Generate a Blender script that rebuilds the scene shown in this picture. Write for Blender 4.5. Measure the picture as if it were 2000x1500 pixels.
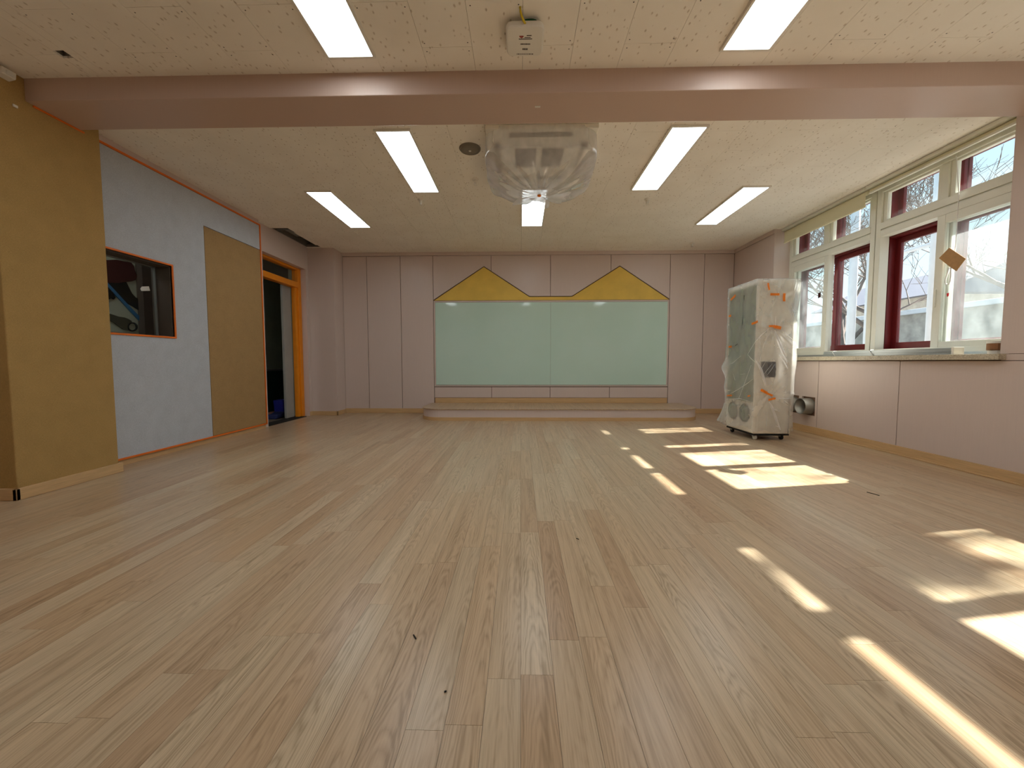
import bpy, math, random
from mathutils import Vector, Matrix, noise
PI = math.pi
random.seed(7)
for o in list(bpy.data.objects): bpy.data.objects.remove(o)
S = bpy.context.scene
COL = S.collection

# ------------------------------------------------------------------ camera
F_PX, VX, VY, ROLL, CAM_H = 764.8, 1016.7, 706.1, .0013, .877
cY = Vector(((VX-1000)/F_PX, (750-VY)/F_PX, 1.)).normalized()
cX = Vector((1, ROLL, 0.)); cX = (cX - cX.dot(cY)*cY).normalized()
cZ = cX.cross(cY)
if cZ.y < 0: cZ = -cZ
cam_d = bpy.data.cameras.new('camera'); cam = bpy.data.objects.new('camera', cam_d); COL.objects.link(cam)
cam_d.sensor_width = 36.; cam_d.lens = F_PX/2000*36.; cam_d.clip_start = .02; cam_d.clip_end = 400
cam.matrix_world = Matrix(((cX.x, cX.y, -cX.z, 0), (cY.x, cY.y, -cY.z, 0), (cZ.x, cZ.y, -cZ.z, CAM_H), (0, 0, 0, 1)))
S.camera = cam
def project(P):
    d = Vector((P[0], P[1], P[2]-CAM_H)); c = cX*d.x + cY*d.y + cZ*d.z
    if c.z < .05: return None
    return 1000+F_PX*c.x/c.z, 750-F_PX*c.y/c.z
def ray(x, y):
    c = Vector(((x-1000)/F_PX, (750-y)/F_PX, 1)); return Vector((cX.dot(c), cY.dot(c), cZ.dot(c)))
def on_x(x, y, X):
    d = ray(x, y); t = X/d.x; return Vector((X, d.y*t, CAM_H+d.z*t))

# ------------------------------------------------------------------ world, sun, exposure
W = bpy.data.worlds.new('sky'); S.world = W; W.use_nodes = True
wn = W.node_tree; bg = wn.nodes['Background']; bg.inputs[1].default_value = 1.35
tc = wn.nodes.new('ShaderNodeTexCoord'); sx = wn.nodes.new('ShaderNodeSeparateXYZ'); wn.links.new(tc.outputs['Generated'], sx.inputs[0])
cr = wn.nodes.new('ShaderNodeValToRGB'); wn.links.new(sx.outputs['Z'], cr.inputs[0]); wn.links.new(cr.outputs[0], bg.inputs[0])
cr.color_ramp.elements[0].color = (.80, .97, 1., 1); cr.color_ramp.elements[1].position = .75; cr.color_ramp.elements[1].color = (.34, .62, 1., 1)
S.cycles.diffuse_bounces = 7; S.cycles.max_bounces = 14; S.cycles.transparent_max_bounces = 32
sd = bpy.data.lights.new('sun', 'SUN'); sun = bpy.data.objects.new('sun', sd); COL.objects.link(sun)
sd.energy = 31.; sd.angle = .012; sd.color = (1., .95, .90)
sun_dir = Vector((1., .185, 1/1.15)).normalized()
sun.rotation_euler = sun_dir.to_track_quat('Z', 'Y').to_euler(); sun.location = (20, 8, 18)
S.view_settings.view_transform = 'Standard'; S.view_settings.look = 'None'
S.view_settings.gamma = 1; S.view_settings.use_curve_mapping = False
S.view_settings.exposure = 0.
LAMP = 8.2

# ------------------------------------------------------------------ materials
def lin(r, g, b):
    f = lambda v: (v/255/12.92) if v/255 <= .04045 else ((v/255+.055)/1.055)**2.4
    return (f(r), f(g), f(b), 1)
class NT:
    def __init__(s, name):
        s.m = bpy.data.materials.new(name); s.m.use_nodes = True
        s.t = s.m.node_tree; s.t.nodes.clear(); s.out = s.n('ShaderNodeOutputMaterial')
    def n(s, typ, **kw):
        x = s.t.nodes.new(typ)
        for k, v in kw.items(): setattr(x, k, v)
        return x
    def l(s, a, b): s.t.links.new(a, b)
    def pos(s, sc=(1, 1, 1), obj=False):
        g = s.n('ShaderNodeTexCoord').outputs['Object'] if obj else s.n('ShaderNodeNewGeometry').outputs['Position']
        v = s.n('ShaderNodeVectorMath', operation='MULTIPLY'); s.l(g, v.inputs[0]); v.inputs[1].default_value = sc
        return v.outputs[0]
    def noise(s, vec, scale, detail=3, rough=.55):
        x = s.n('ShaderNodeTexNoise'); s.l(vec, x.inputs['Vector']); x.inputs['Scale'].default_value = scale
        x.inputs['Detail'].default_value = detail; x.inputs['Roughness'].default_value = rough; return x.outputs['Fac']
    def ramp(s, fac, stops):
        x = s.n('ShaderNodeValToRGB'); s.l(fac, x.inputs[0]); e = x.color_ramp.elements
        while len(e) < len(stops): e.new(.5)
        for q, (p, c) in zip(e, stops): q.position = p; q.color = c if len(c) == 4 else (*c, 1)
        return x.outputs['Color']
    def mix(s, fac, a, b, mode='MIX'):
        x = s.n('ShaderNodeMix', data_type='RGBA', blend_type=mode)
        if isinstance(fac, (int, float)): x.inputs[0].default_value = fac
        else: s.l(fac, x.inputs[0])
        for v, i in ((a, 6), (b, 7)):
            if isinstance(v, tuple): x.inputs[i].default_value = v
            else: s.l(v, x.inputs[i])
        return x.outputs[2]
    def math(s, op, a, b=0.):
        x = s.n('ShaderNodeMath', operation=op)
        for v, i in ((a, 0), (b, 1)):
            if isinstance(v, (int, float)): x.inputs[i].default_value = v
            else: s.l(v, x.inputs[i])
        return x.outputs[0]
    def bsdf(s, col, rough=.5, spec=.5, metal=0., bump=None, bstr=.2, bdist=.002, link=True):
        b = s.n('ShaderNodeBsdfPrincipled')
        if isinstance(col, tuple): b.inputs['Base Color'].default_value = col
        else: s.l(col, b.inputs['Base Color'])
        if isinstance(rough, (int, float)): b.inputs['Roughness'].default_value = rough
        else: s.l(rough, b.inputs['Roughness'])
        b.inputs['Specular IOR Level'].default_value = spec; b.inputs['Metallic'].default_value = metal
        if bump is not None:
            n = s.n('ShaderNodeBump'); n.inputs['Strength'].default_value = bstr; n.inputs['Distance'].default_value = bdist
            s.l(bump, n.inputs['Height']); s.l(n.outputs[0], b.inputs['Normal'])
        if link: s.l(b.outputs[0], s.out.inputs[0])
        return b
M = {}
def plain(name, rgb, rough=.5, spec=.4, metal=0., var=.06, scale=6., bump=0.):
    t = NT(name); c = lin(*rgb); p = t.pos()
    f = t.noise(p, scale, 4)
    lo = tuple(max(0, v*(1-var)) for v in c[:3])+(1,); hi = tuple(min(1, v*(1+var)) for v in c[:3])+(1,)
    col = t.ramp(f, [(.3, lo), (.7, hi)])
    bh = t.noise(p, 260, 2) if bump else None
    t.bsdf(col, rough, spec, metal, bump=bh, bstr=bump, bdist=.001)
    M[name] = t.m; return t.m
def fabric(name, rgb):
    t = NT(name); c = lin(*rgb); p = t.pos()
    a = t.noise(p, 9, 4); b = t.noise(t.pos((1, 1, .25)), 420, 2); w = t.noise(t.pos((1, .25, 1)), 420, 2)
    s = t.math('MULTIPLY', b, w)
    col = t.ramp(t.math('ADD', t.math('MULTIPLY', a, .35), t.math('MULTIPLY', s, 1.6)), [(.3, tuple(v*.82 for v in c[:3])), (.8, tuple(v*1.14 for v in c[:3]))])
    t.bsdf(col, .9, .15, bump=s, bstr=.35, bdist=.0015); M[name] = t.m
def panel_mat(name, rgb, rough=.42):
    t = NT(name); c = lin(*rgb)
    g = t.noise(t.pos((60, 60, 1.6)), 2.2, 5, .6)
    col = t.ramp(g, [(.25, tuple(v*.975 for v in c[:3])), (.75, tuple(v*1.02 for v in c[:3]))])
    t.bsdf(col, rough, .4); M[name] = t.m
panel_mat('wall_laminate', (208, 191, 183), .34); panel_mat('shaded_laminate', (194, 169, 155), .36)  # beam tone: wall laminate with the beam's dimmer light put into the colour
plain('groove', (112, 84, 66), .8); plain('wall_paint', (204, 186, 170), .7, bump=.05)
fabric('tan_fabric', (172, 140, 88)); fabric('grey_blue_fabric', (186, 190, 197)); fabric('brown_fabric', (165, 134, 92))
plain('orange_trim', (226, 112, 30), .45); plain('orange_paint', (232, 140, 22), .4)
plain('yellow_laminate', (226, 190, 84), .5); plain('white_pvc', (226, 226, 214), .35, var=.03)
plain('red_frame', (100, 22, 24), .4); plain('aluminium', (176, 182, 184), .35, .5, .7)
plain('grey_metal', (120, 122, 122), .5, .5, .3); plain('dark', (22, 20, 18), .8); plain('dark_brown', (72, 61, 52), .7)
plain('white_plastic', (226, 222, 212), .45, var=.03); plain('ivory', (236, 231, 218), .4, var=.03)
plain('sage_panel', (160, 168, 150), .35, var=.05); plain('screen_black', (14, 15, 20), .2)
plain('orange_tape', (240, 130, 20), .5); plain('cardboard', (178, 138, 92), .85, var=.1, scale=30)
plain('cord_white', (240, 240, 236), .7); plain('rubber', (30, 28, 27), .7); plain('tape_brown', (140, 98, 66), .4)
plain('cream_blind', (222, 216, 184), .8, var=.03); plain('bark', (104, 92, 84), .9, var=.25, scale=12)
plain('pole_paint', (214, 218, 222), .5); plain('garden_stone', (168, 162, 152), .95, var=.3, scale=3)
plain('ground_gravel', (150, 148, 144), .95, var=.2, scale=4); plain('shrub', (92, 106, 84), .9, var=.3, scale=8)
plain('roof_tile', (92, 96, 108), .8); plain('corridor_paint', (170, 176, 158), .8); plain('corridor_floor', (96, 84, 70), .5)
plain('dark_green', (34, 66, 54), .5); plain('blue_plastic', (52, 60, 176), .4); plain('pink_card', (190, 132, 108), .7)
plain('navy_cloth', (28, 36, 78), .9); plain('mural_red', (64, 22, 18), .8); plain('mural_black', (16, 15, 12), .8)
plain('mural_olive', (74, 72, 56), .8); plain('strap_blue', (52, 110, 158), .5); plain('paper', (222, 220, 212), .8)
plain('logo_red', (150, 70, 60), .6); plain('ink', (60, 52, 46), .7); plain('cable_green', (20, 92, 60), .5); plain('cable_yellow', (214, 188, 40), .5)
plain('grille_grey', (128, 120, 108), .6); plain('sticker_red', (196, 40, 40), .6); plain('door_grey', (150, 150, 146), .5)
plain('plenum', (120, 114, 106), .9); plain('duct', (150, 148, 142), .4, .5, .6)
def wood_trim():
    t = NT('wood_trim'); c = lin(206, 170, 124)
    g = t.noise(t.pos((2, 2, 40)), 3, 4)
    t.bsdf(t.ramp(g, [(.3, tuple(v*.85 for v in c[:3])), (.7, tuple(v*1.08 for v in c[:3]))]), .42, .4); M['wood_trim'] = t.m
wood_trim()
def floor_wood():
    # the 'plank' attribute carries (across the plank -0.5..0.5, along in metres, random tone)
    t = NT('floor_wood')
    sep = t.n('ShaderNodeSeparateXYZ'); t.l(t.n('ShaderNodeAttribute', attribute_name='plank').outputs['Vector'], sep.inputs[0])
    u, v, tone = sep.outputs
    off = t.n('ShaderNodeCombineXYZ'); t.l(t.math('MULTIPLY', tone, 37.), off.inputs[0]); t.l(t.math('MULTIPLY', tone, 91.), off.inputs[1])
    def shifted(sc):
        w = t.n('ShaderNodeVectorMath', operation='ADD'); t.l(t.pos(sc), w.inputs[0]); t.l(off.outputs[0], w.inputs[1]); return w.outputs[0]
    r2 = t.math('FRACT', t.math('MULTIPLY', tone, 13.7)); r3 = t.math('FRACT', t.math('MULTIPLY', tone, 29.3))
    uc = t.math('SUBTRACT', u, t.math('MULTIPLY', t.math('SUBTRACT', r2, .5), .8))
    big = t.noise(shifted((14, 2.6, 1)), 1., 3, .55)
    gsum = t.math('ADD', t.math('MULTIPLY', t.math('MULTIPLY', uc, uc), 7.), t.math('ADD', t.math('MULTIPLY', v, 3.6), t.math('MULTIPLY', big, 3.4)))
    rings = t.math('ABSOLUTE', t.math('SUBTRACT', t.math('FRACT', t.math('MULTIPLY', gsum, 2.)), .5))      # cathedral arches
    rings = t.math('MULTIPLY', t.math('SUBTRACT', rings, .25), t.math('ADD', t.math('MULTIPLY', r3, .7), .15))
    fine = t.noise(shifted((190, 4., 1)), 1., 4, .65)
    med = t.noise(shifted((42, 1.3, 1)), 1., 3, .55)
    base = t.ramp(tone, [(0., lin(194, 171, 141)), (.2, lin(183, 155, 124)), (.4, lin(196, 177, 149)), (.58, lin(187, 161, 131)), (.78, lin(191, 170, 142)), (1., lin(176, 147, 117))])
    g = t.math('ADD', t.math('MULTIPLY', fine, .62), t.math('ADD', t.math('MULTIPLY', rings, .55), t.math('MULTIPLY', med, .55)))
    gm = t.ramp(g, [(.40, (.66, .62, .56)), (.60, (.97, .96, .95)), (.80, (1.14, 1.14, 1.14))])
    col = t.mix(1., base, gm, 'MULTIPLY')
    t.bsdf(col, 0.28, .45, bump=fine, bstr=.04, bdist=.0005); M['floor_wood'] = t.m
floor_wood()
def tile_mat():
    t = NT('ceiling_tile')
    v = t.n('ShaderNodeTexVoronoi', feature='F1'); t.l(t.pos((31, 17, 1)), v.inputs['Vector']); v.inputs['Scale'].default_value = 1.
    if 'Randomness' in v.inputs: v.inputs['Randomness'].default_value = .9
    fine = t.noise(t.pos((1, 1, 1)), 90, 3, .6)
    d = t.math('ADD', v.outputs['Distance'], t.math('MULTIPLY', t.math('SUBTRACT', fine, .5), .16))
    pit = t.ramp(d, [(.09, (0, 0, 0)), (.21, (1, 1, 1))])
    blot = t.noise(t.pos(), 3, 3)
    base = t.ramp(blot, [(.3, lin(238, 232, 221)), (.7, lin(244, 239, 229))])
    col = t.mix(pit, lin(208, 196, 180), base)
    t.bsdf(col, .95, .1, bump=pit, bstr=.5, bdist=.003); M['ceiling_tile'] = t.m
tile_mat()
def sill_mat():
    t = NT('sill_stone'); f = t.noise(t.pos(), 160, 2, .7); g = t.noise(t.pos(), 14, 3)
    c = t.ramp(t.math('ADD', t.math('MULTIPLY', f, .8), t.math('MULTIPLY', g, .25)), [(.35, lin(142, 128, 108)), (.6, lin(200, 190, 168)), (.8, lin(222, 214, 196))])
    t.bsdf(c, .35, .5); M['sill_stone'] = t.m
sill_mat()
def glass(name, dust=0., tint=(.97, .985, .98), gloss=1.):
    t = NT(name)
    tr = t.n('ShaderNodeBsdfTransparent'); tr.inputs[0].default_value = (*tint, 1)
    gl = t.n('ShaderNodeBsdfGlossy'); gl.inputs['Roughness'].default_value = .02
    lw = t.n('ShaderNodeLayerWeight'); lw.inputs['Blend'].default_value = .12
    fac = t.math('MULTIPLY', lw.outputs['Fresnel'], .6*gloss)
    m1 = t.n('ShaderNodeMixShader'); t.l(fac, m1.inputs[0]); t.l(tr.outputs[0], m1.inputs[1]); t.l(gl.outputs[0], m1.inputs[2])
    last = m1.outputs[0]
    if dust:
        df = t.n('ShaderNodeBsdfTranslucent'); df.inputs[0].default_value = (.86, .9, .9, 1)
        d2 = t.n('ShaderNodeBsdfDiffuse'); d2.inputs[0].default_value = (.86, .88, .86, 1)
        md = t.n('ShaderNodeMixShader'); md.inputs[0].default_value = .4; t.l(df.outputs[0], md.inputs[1]); t.l(d2.outputs[0], md.inputs[2])
        n = t.noise(t.pos((1, 1, .5)), 2.4, 4); amt = t.ramp(n, [(.3, (dust*.6,)*3), (.7, (dust*1.3,)*3)])
        m2 = t.n('ShaderNodeMixShader'); t.l(amt, m2.inputs[0]); t.l(last, m2.inputs[1]); t.l(md.outputs[0], m2.inputs[2]); last = m2.outputs[0]
    t.l(last, t.out.inputs[0]); M[name] = t.m
glass('clear_glass', .010); glass('dusty_glass', .085); glass('door_glass')
def film(name, alpha=.45, tint=(.9, .9, .88), bump=.25):
    t = NT(name)
    tr = t.n('ShaderNodeBsdfTransparent'); tr.inputs[0].default_value = (.97, .97, .965, 1)
    df = t.n('ShaderNodeBsdfDiffuse'); df.inputs[0].default_value = (*tint, 1)
    tl = t.n('ShaderNodeBsdfTranslucent'); tl.inputs[0].default_value = (*tint, 1)
    gl = t.n('ShaderNodeBsdfGlossy'); gl.inputs['Roughness'].default_value = .13
    b = t.n('ShaderNodeBump'); b.inputs['Strength'].default_value = bump; b.inputs['Distance'].default_value = .02
    wr = t.noise(t.pos((1, 1, .6)), 7, 3, .5); t.l(wr, b.inputs['Height']); t.l(b.outputs[0], gl.inputs['Normal'])
    m1 = t.n('ShaderNodeMixShader'); m1.inputs[0].default_value = .5; t.l(df.outputs[0], m1.inputs[1]); t.l(tl.outputs[0], m1.inputs[2])
    m2 = t.n('ShaderNodeMixShader'); f = t.ramp(wr, [(.3, (alpha*.75,)*3), (.7, (alpha*1.25,)*3)]); t.l(f, m2.inputs[0]); t.l(tr.outputs[0], m2.inputs[1]); t.l(m1.outputs[0], m2.inputs[2])
    m3 = t.n('ShaderNodeMixShader'); lw = t.n('ShaderNodeLayerWeight'); lw.inputs['Blend'].default_value = .3; t.l(b.outputs[0], lw.inputs['Normal'])
    t.l(t.math('ADD', t.math('MULTIPLY', lw.outputs['Fresnel'], .4), .04), m3.inputs[0]); t.l(m2.outputs[0], m3.inputs[1]); t.l(gl.outputs[0], m3.inputs[2])
    t.l(m3.outputs[0], t.out.inputs[0]); M[name] = t.m
film('plastic_film', .30, (.96, .96, .95), .15); film('bag_film', .52, (.90, .89, .87)); film('folded_film', .86, (.97, .97, .97), .1)
def emit(name, rgb, k):
    t = NT(name); e = t.n('ShaderNodeEmission'); e.inputs[0].default_value = (*rgb, 1); e.inputs[1].default_value = k
    t.l(e.outputs[0], t.out.inputs[0]); M[name] = t.m
emit('led_diffuser', (.90, .975, 1.), LAMP); emit('corridor_fill_glow', (.95, .97, 1.), 20.)  # second emitter is for the added corridor fill, no known lamp
t = NT('board_glass'); c = t.ramp(t.noise(t.pos(), 1.2, 2), [(.3, lin(192, 220, 207)), (.7, lin(198, 224, 213))]); t.bsdf(c, .06, .5); M['board_glass'] = t.m

# ------------------------------------------------------------------ mesh helpers
class MB:
    def __init__(s): s.v = []; s.f = []; s.mi = []
    def face(s, idx, mi=0): s.f.append(tuple(idx)); s.mi.append(mi)
    def box(s, x0, x1, y0, y1, z0, z1, mi=0):
        b = len(s.v)
        s.v += [(x, y, z) for z in (z0, z1) for y in (y0, y1) for x in (x0, x1)]
        for q in ((0, 2, 3, 1), (4, 5, 7, 6), (0, 1, 5, 4), (1, 3, 7, 5), (3, 2, 6, 7), (2, 0, 4, 6)): s.face([b+i for i in q], mi)
        return s
    def prism(s, poly, fn, d0, d1, mi=0):
        # poly: 2-D outline, fn(u, v, d) -> point
        b = len(s.v); n = len(poly)
        s.v += [fn(u, v, d0) for u, v in poly] + [fn(u, v, d1) for u, v in poly]
        s.face([b+i for i in range(n)][::-1], mi); s.face([b+n+i for i in range(n)], mi)
        for i in range(n): j = (i+1) % n; s.face((b+i, b+j, b+n+j, b+n+i), mi)
        return s
    def tube(s, pts, rad, n=8, caps=True, mi=0):
        pts = [Vector(p) for p in pts]; b = len(s.v)
        if isinstance(rad, (int, float)): rad = [rad]*len(pts)
        for i, p in enumerate(pts):
            d = (pts[min(i+1, len(pts)-1)] - pts[max(i-1, 0)]).normalized()
            a = Vector((0, 0, 1)) if abs(d.z) < .9 else Vector((1, 0, 0))
            u = d.cross(a).normalized(); w = u.cross(d)
            for k in range(n):
                an = 2*PI*k/n; s.v.append(tuple(p + rad[i]*(math.cos(an)*u + math.sin(an)*w)))
        for i in range(len(pts)-1):
            for k in range(n):
                k2 = (k+1) % n; s.face((b+i*n+k, b+i*n+k2, b+(i+1)*n+k2, b+(i+1)*n+k), mi)
        if caps:
            s.face([b+k for k in range(n)][::-1], mi); e = b+(len(pts)-1)*n; s.face([e+k for k in range(n)], mi)
        return s
    def lathe(s, prof, c, axis='z', n=24, mi=0):
        # prof: (radius, height) list
        b = len(s.v)
        for r, hh in prof:
            for k in range(n):
                a = 2*PI*k/n; u, w = r*math.cos(a), r*math.sin(a)
                p = {'z': (u, w, hh), 'x': (hh, u, w), 'y': (u, hh, w)}[axis]
                s.v.append((c[0]+p[0], c[1]+p[1], c[2]+p[2]))
        for i in range(len(prof)-1):
            for k in range(n):
                k2 = (k+1) % n; s.face((b+i*n+k, b+i*n+k2, b+(i+1)*n+k2, b+(i+1)*n+k), mi)
        s.face([b+k for k in range(n)][::-1], mi); e = b+(len(prof)-1)*n; s.face([e+k for k in range(n)], mi)
        return s
    def build(s, name, mat, parent=None, smooth=False, bevel=0., origin=None):
        mats = mat if isinstance(mat, (list, tuple)) else [mat]
        if parent is not None: base = WORLD.get(parent.name, Vector((0, 0, 0)))
        elif origin is not None: base = Vector(origin)
        else:
            xs, ys, zs = zip(*s.v); base = Vector(((min(xs)+max(xs))/2, (min(ys)+max(ys))/2, min(zs)))
        me = bpy.data.meshes.new(name); me.from_pydata([tuple(Vector(p)-base) for p in s.v], [], s.f)
        for m in mats: me.materials.append(M[m] if isinstance(m, str) else m)
        if len(mats) > 1: me.polygons.foreach_set('material_index', s.mi)
        if smooth: me.polygons.foreach_set('use_smooth', [True]*len(me.polygons))
        me.update()
        o = bpy.data.objects.new(name, me); COL.objects.link(o)
        if parent is not None: o.parent = parent; WORLD[o.name] = base
        else: o.location = base; WORLD[o.name] = base
        if bevel:
            b = o.modifiers.new('bevel', 'BEVEL'); b.width = bevel; b.segments = 2; b.limit_method = 'ANGLE'
        return o
WORLD = {}
def tag(o, label=None, cat=None, group=None, kind=None):
    if label: o['label'] = label
    if cat: o['category'] = cat
    if group: o['group'] = group
    if kind: o['kind'] = kind
    return o
def empty(name, loc, label=None, cat=None, group=None, kind=None):
    o = bpy.data.objects.new(name, None); COL.objects.link(o); o.location = loc; o.empty_display_size = .1
    WORLD[o.name] = Vector(loc); return tag(o, label, cat, group, kind)
def copy_tree(o, loc=None, parent=None):
    c = o.copy(); COL.objects.link(c)
    if parent is not None: c.parent = parent
    if loc is not None: c.location = loc
    for ch in list(o.children): copy_tree(ch, None, c)
    return c
def rect_sub(rects, hole):
    out = []; hx0, hx1, hy0, hy1 = hole
    for x0, x1, y0, y1 in rects:
        if hx1 <= x0 or hx0 >= x1 or hy1 <= y0 or hy0 >= y1: out.append((x0, x1, y0, y1)); continue
        if hx0 > x0: out.append((x0, hx0, y0, y1)); x0 = hx0
        if hx1 < x1: out.append((hx1, x1, y0, y1)); x1 = hx1
        if hy0 > y0: out.append((x0, x1, y0, hy0))
        if hy1 < y1: out.append((x0, x1, hy1, y1))
    return [r for r in out if r[1]-r[0] > .004 and r[3]-r[2] > .004]

H = 2.70
XL, XR, YB, YF = -3.36, 3.54, 6.63, -1.4

# ================================================================== FLOOR
fl = MB().box(-3.62, 3.6, YF-.1, 6.7, -.08, -.004).build('floor', 'dark_brown', origin=(0, 0, -.08)); tag(fl, 'light oak plank floor of the empty room', kind='structure')
PW, PL = .0918, .92
planks = []
nx = int((3.58+3.56)/PW)+1
for i in range(nx):
    x0 = -3.58+i*PW; x1 = min(x0+PW, 3.56)
    ph = (0., .31, .62, .155, .465)[(i*3+(i//2)) % 5]*PL/.92 + (.0 if i % 2 else .17)
    y = YF - ph
    while y < 6.64:
        y0, y1 = max(y, YF), min(y+PL, 6.64)
        if y1-y0 > .02: planks.append((x0, x1, y0, y1))
        y += PL
def vis_area(r):
    x0, x1, y0, y1 = r; y0c = max(y0, .82)
    if y1 <= y0c: return 0
    ps = [project((x, y, 0)) for x, y in ((x0, y0c), (x1, y0c), (x1, y1), (x0, y1))]
    if any(p is None for p in ps): return 0
    c = [(min(max(p[0], 0), 2000), min(max(p[1], 0), 1500)) for p in ps]
    return abs(sum(c[k][0]*c[(k+1) % 4][1]-c[(k+1) % 4][0]*c[k][1] for k in range(4)))/2
order = sorted(range(len(planks)), key=lambda k: -vis_area(planks[k]))
single = set(k for k in order[:300] if vis_area(planks[k]) > 60)
rest = MB(); rest_tone = []
def add_tone(me, vals):
    # one tone per box of eight vertices; even vertices lie on the left edge, odd ones on the right edge
    a = me.attributes.new('plank', 'FLOAT_VECTOR', 'POINT'); out = []
    for i, q in enumerate(me.vertices): tn = vals[min(i//8*6, len(vals)-1)]; out += [-.5 if i % 2 == 0 else .5, q.co.y+tn*40, tn]
    a.data.foreach_set('vector', out)
G = .0004
for k, (x0, x1, y0, y1) in enumerate(planks):
    tone = random.random()
    if k in single:
        o = MB().box(x0+G, x1-G, y0+G, y1-G, -.004, 0).build('plank', 'floor_wood', fl); add_tone(o.data, [tone]*6)
    else:
        rest.box(x0+G, x1-G, y0+G, y1-G, -.004, 0); rest_tone += [tone]*6
o = rest.build('planks_beyond', 'floor_wood', fl); add_tone(o.data, rest_tone); tag(o, kind='stuff')

# ================================================================== CEILING
HOLE = (-3.42, -3.18, 5.39, 6.30); HOLE2 = (-2.745, -2.68, 2.345, 2.40)
mb = MB()
rs = [(-3.62, 3.95, YF-.1, 6.75)]
for hh in (HOLE, HOLE2): rs = rect_sub(rs, hh)
for x0, x1, y0, y1 in rs: mb.box(x0, x1, y0, y1, H+.012, H+.05)
ceil = mb.build('ceiling', 'plenum', origin=(0, 0, H)); tag(ceil, 'ceiling of pale pitted mineral tiles', kind='structure')
TW, TL = .2925, .585
def tile_mb(x0, x1, y0, y1, nails=True):
    m = MB(); g = .0009; m.box(x0+g, x1-g, y0+g, y1-g, H, H+.012)
    if nails:
        for sx, sy in ((x0+.022, y0+.03), (x1-.022, y0+.03), (x0+.022, y1-.03), (x1-.022, y1-.03)):
            b = len(m.v); r = .0042
            m.v += [(sx-r, sy, H-.0006), (sx, sy-r, H-.0006), (sx+r, sy, H-.0006), (sx, sy+r, H-.0006)]; m.face((b, b+3, b+2, b+1), 1)
    return m
proto = None
xs0 = .012 - 13*TW
for i in range(26):
    x0 = xs0+i*TW; x1 = x0+TW
    if x1 < -3.56: continue
    y = 2.373-3*TL + (0 if i % 2 else TL/2) - TL
    while y < 6.66:
        full = (max(x0, -3.56), min(x1, XR+.11), max(y, 1.5), min(y+TL, 6.64))
        if full[1]-full[0] > .01 and full[3]-full[2] > .01:
            pieces = [full]
            for hh in (HOLE, HOLE2): pieces = rect_sub(pieces, hh)
            whole = len(pieces) == 1 and abs(full[1]-full[0]-TW) < 1e-5 and abs(full[3]-full[2]-TL) < 1e-5
            if not (full[2] >= 2.56 and full[3] <= 2.88):
                if whole and proto is not None:
                    o = proto.copy(); COL.objects.link(o); o.location = (full[0]-proto_at[0], full[2]-proto_at[1], 0)
                else:
                    for pc in pieces:
                        o = tile_mb(*pc, nails=whole).build('ceiling_tile', ['ceiling_tile', 'dark'], ceil)
                        if whole: proto = o; proto_at = (full[0], full[2])
        y += TL
tag(MB().box(-3.62, 3.56, YF, 1.5, H, H+.012).build('near_tiles', 'ceiling_tile', ceil), kind='stuff')
MB().box(HOLE[0]-.02, HOLE[1]+.3, HOLE[2]-.2, HOLE[3]+.1, H+.40, H+.42).build('plenum_top', 'plenum', ceil)
m = MB(); x0, x1, y0, y1 = HOLE
m.box(x0-.02, x0-.005, y0-.2, y1+.1, H+.05, H+.4); m.box(x1+.28, x1+.3, y0-.2, y1+.1, H+.05, H+.4); m.box(x0-.02, x1+.3, y0-.22, y0-.2, H+.05, H+.4); m.box(x0-.02, x1+.3, y1+.08, y1+.1, H+.05, H+.4)
m.build('plenum_sides', 'plenum', ceil)
m = MB(); m.box(x0+.04, x1+.06, y0+.18, y0+.56, H+.06, H+.22); m.build('duct_box', 'duct', ceil, bevel=.01)
m = MB(); m.box(x0, x1, y0+.02, y0+.05, H+.015, H+.045); m.box(x0, x1, y0+.14, y0+.17, H+.03, H+.06); m.box(x1-.03, x1, y0, y1, H+.012, H+.05); m.build('hanger_channel', 'grey_metal', ceil)
m = MB(); a, b, c, d = HOLE2; m.box(a-.05, b+.05, c-.05, d+.05, H+.14, H+.15); m.box(a-.06, a-.05, c-.06, d+.06, H+.05, H+.15); m.box(b+.05, b+.06, c-.06, d+.06, H+.05, H+.15); m.box(a-.06, b+.06, c-.06, c-.05, H+.05, H+.15); m.box(a-.06, b+.06, d+.05, d+.06, H+.05, H+.15); m.build('cutout_back', 'dark', ceil)

beam = MB().box(-3.2, XR+.02, 2.56, 2.88, 2.56, H+.02).build('beam', 'shaded_laminate', bevel=.004); tag(beam, 'pinkish laminated beam across the ceiling, its shade put into the colour', kind='structure')
o = MB().box(.095, .131, 2.685, 2.70, 2.557, 2.5599).build('tape_scrap', 'paper'); tag(o, 'tiny pale tape scrap under the ceiling beam', 'tape')

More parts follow.
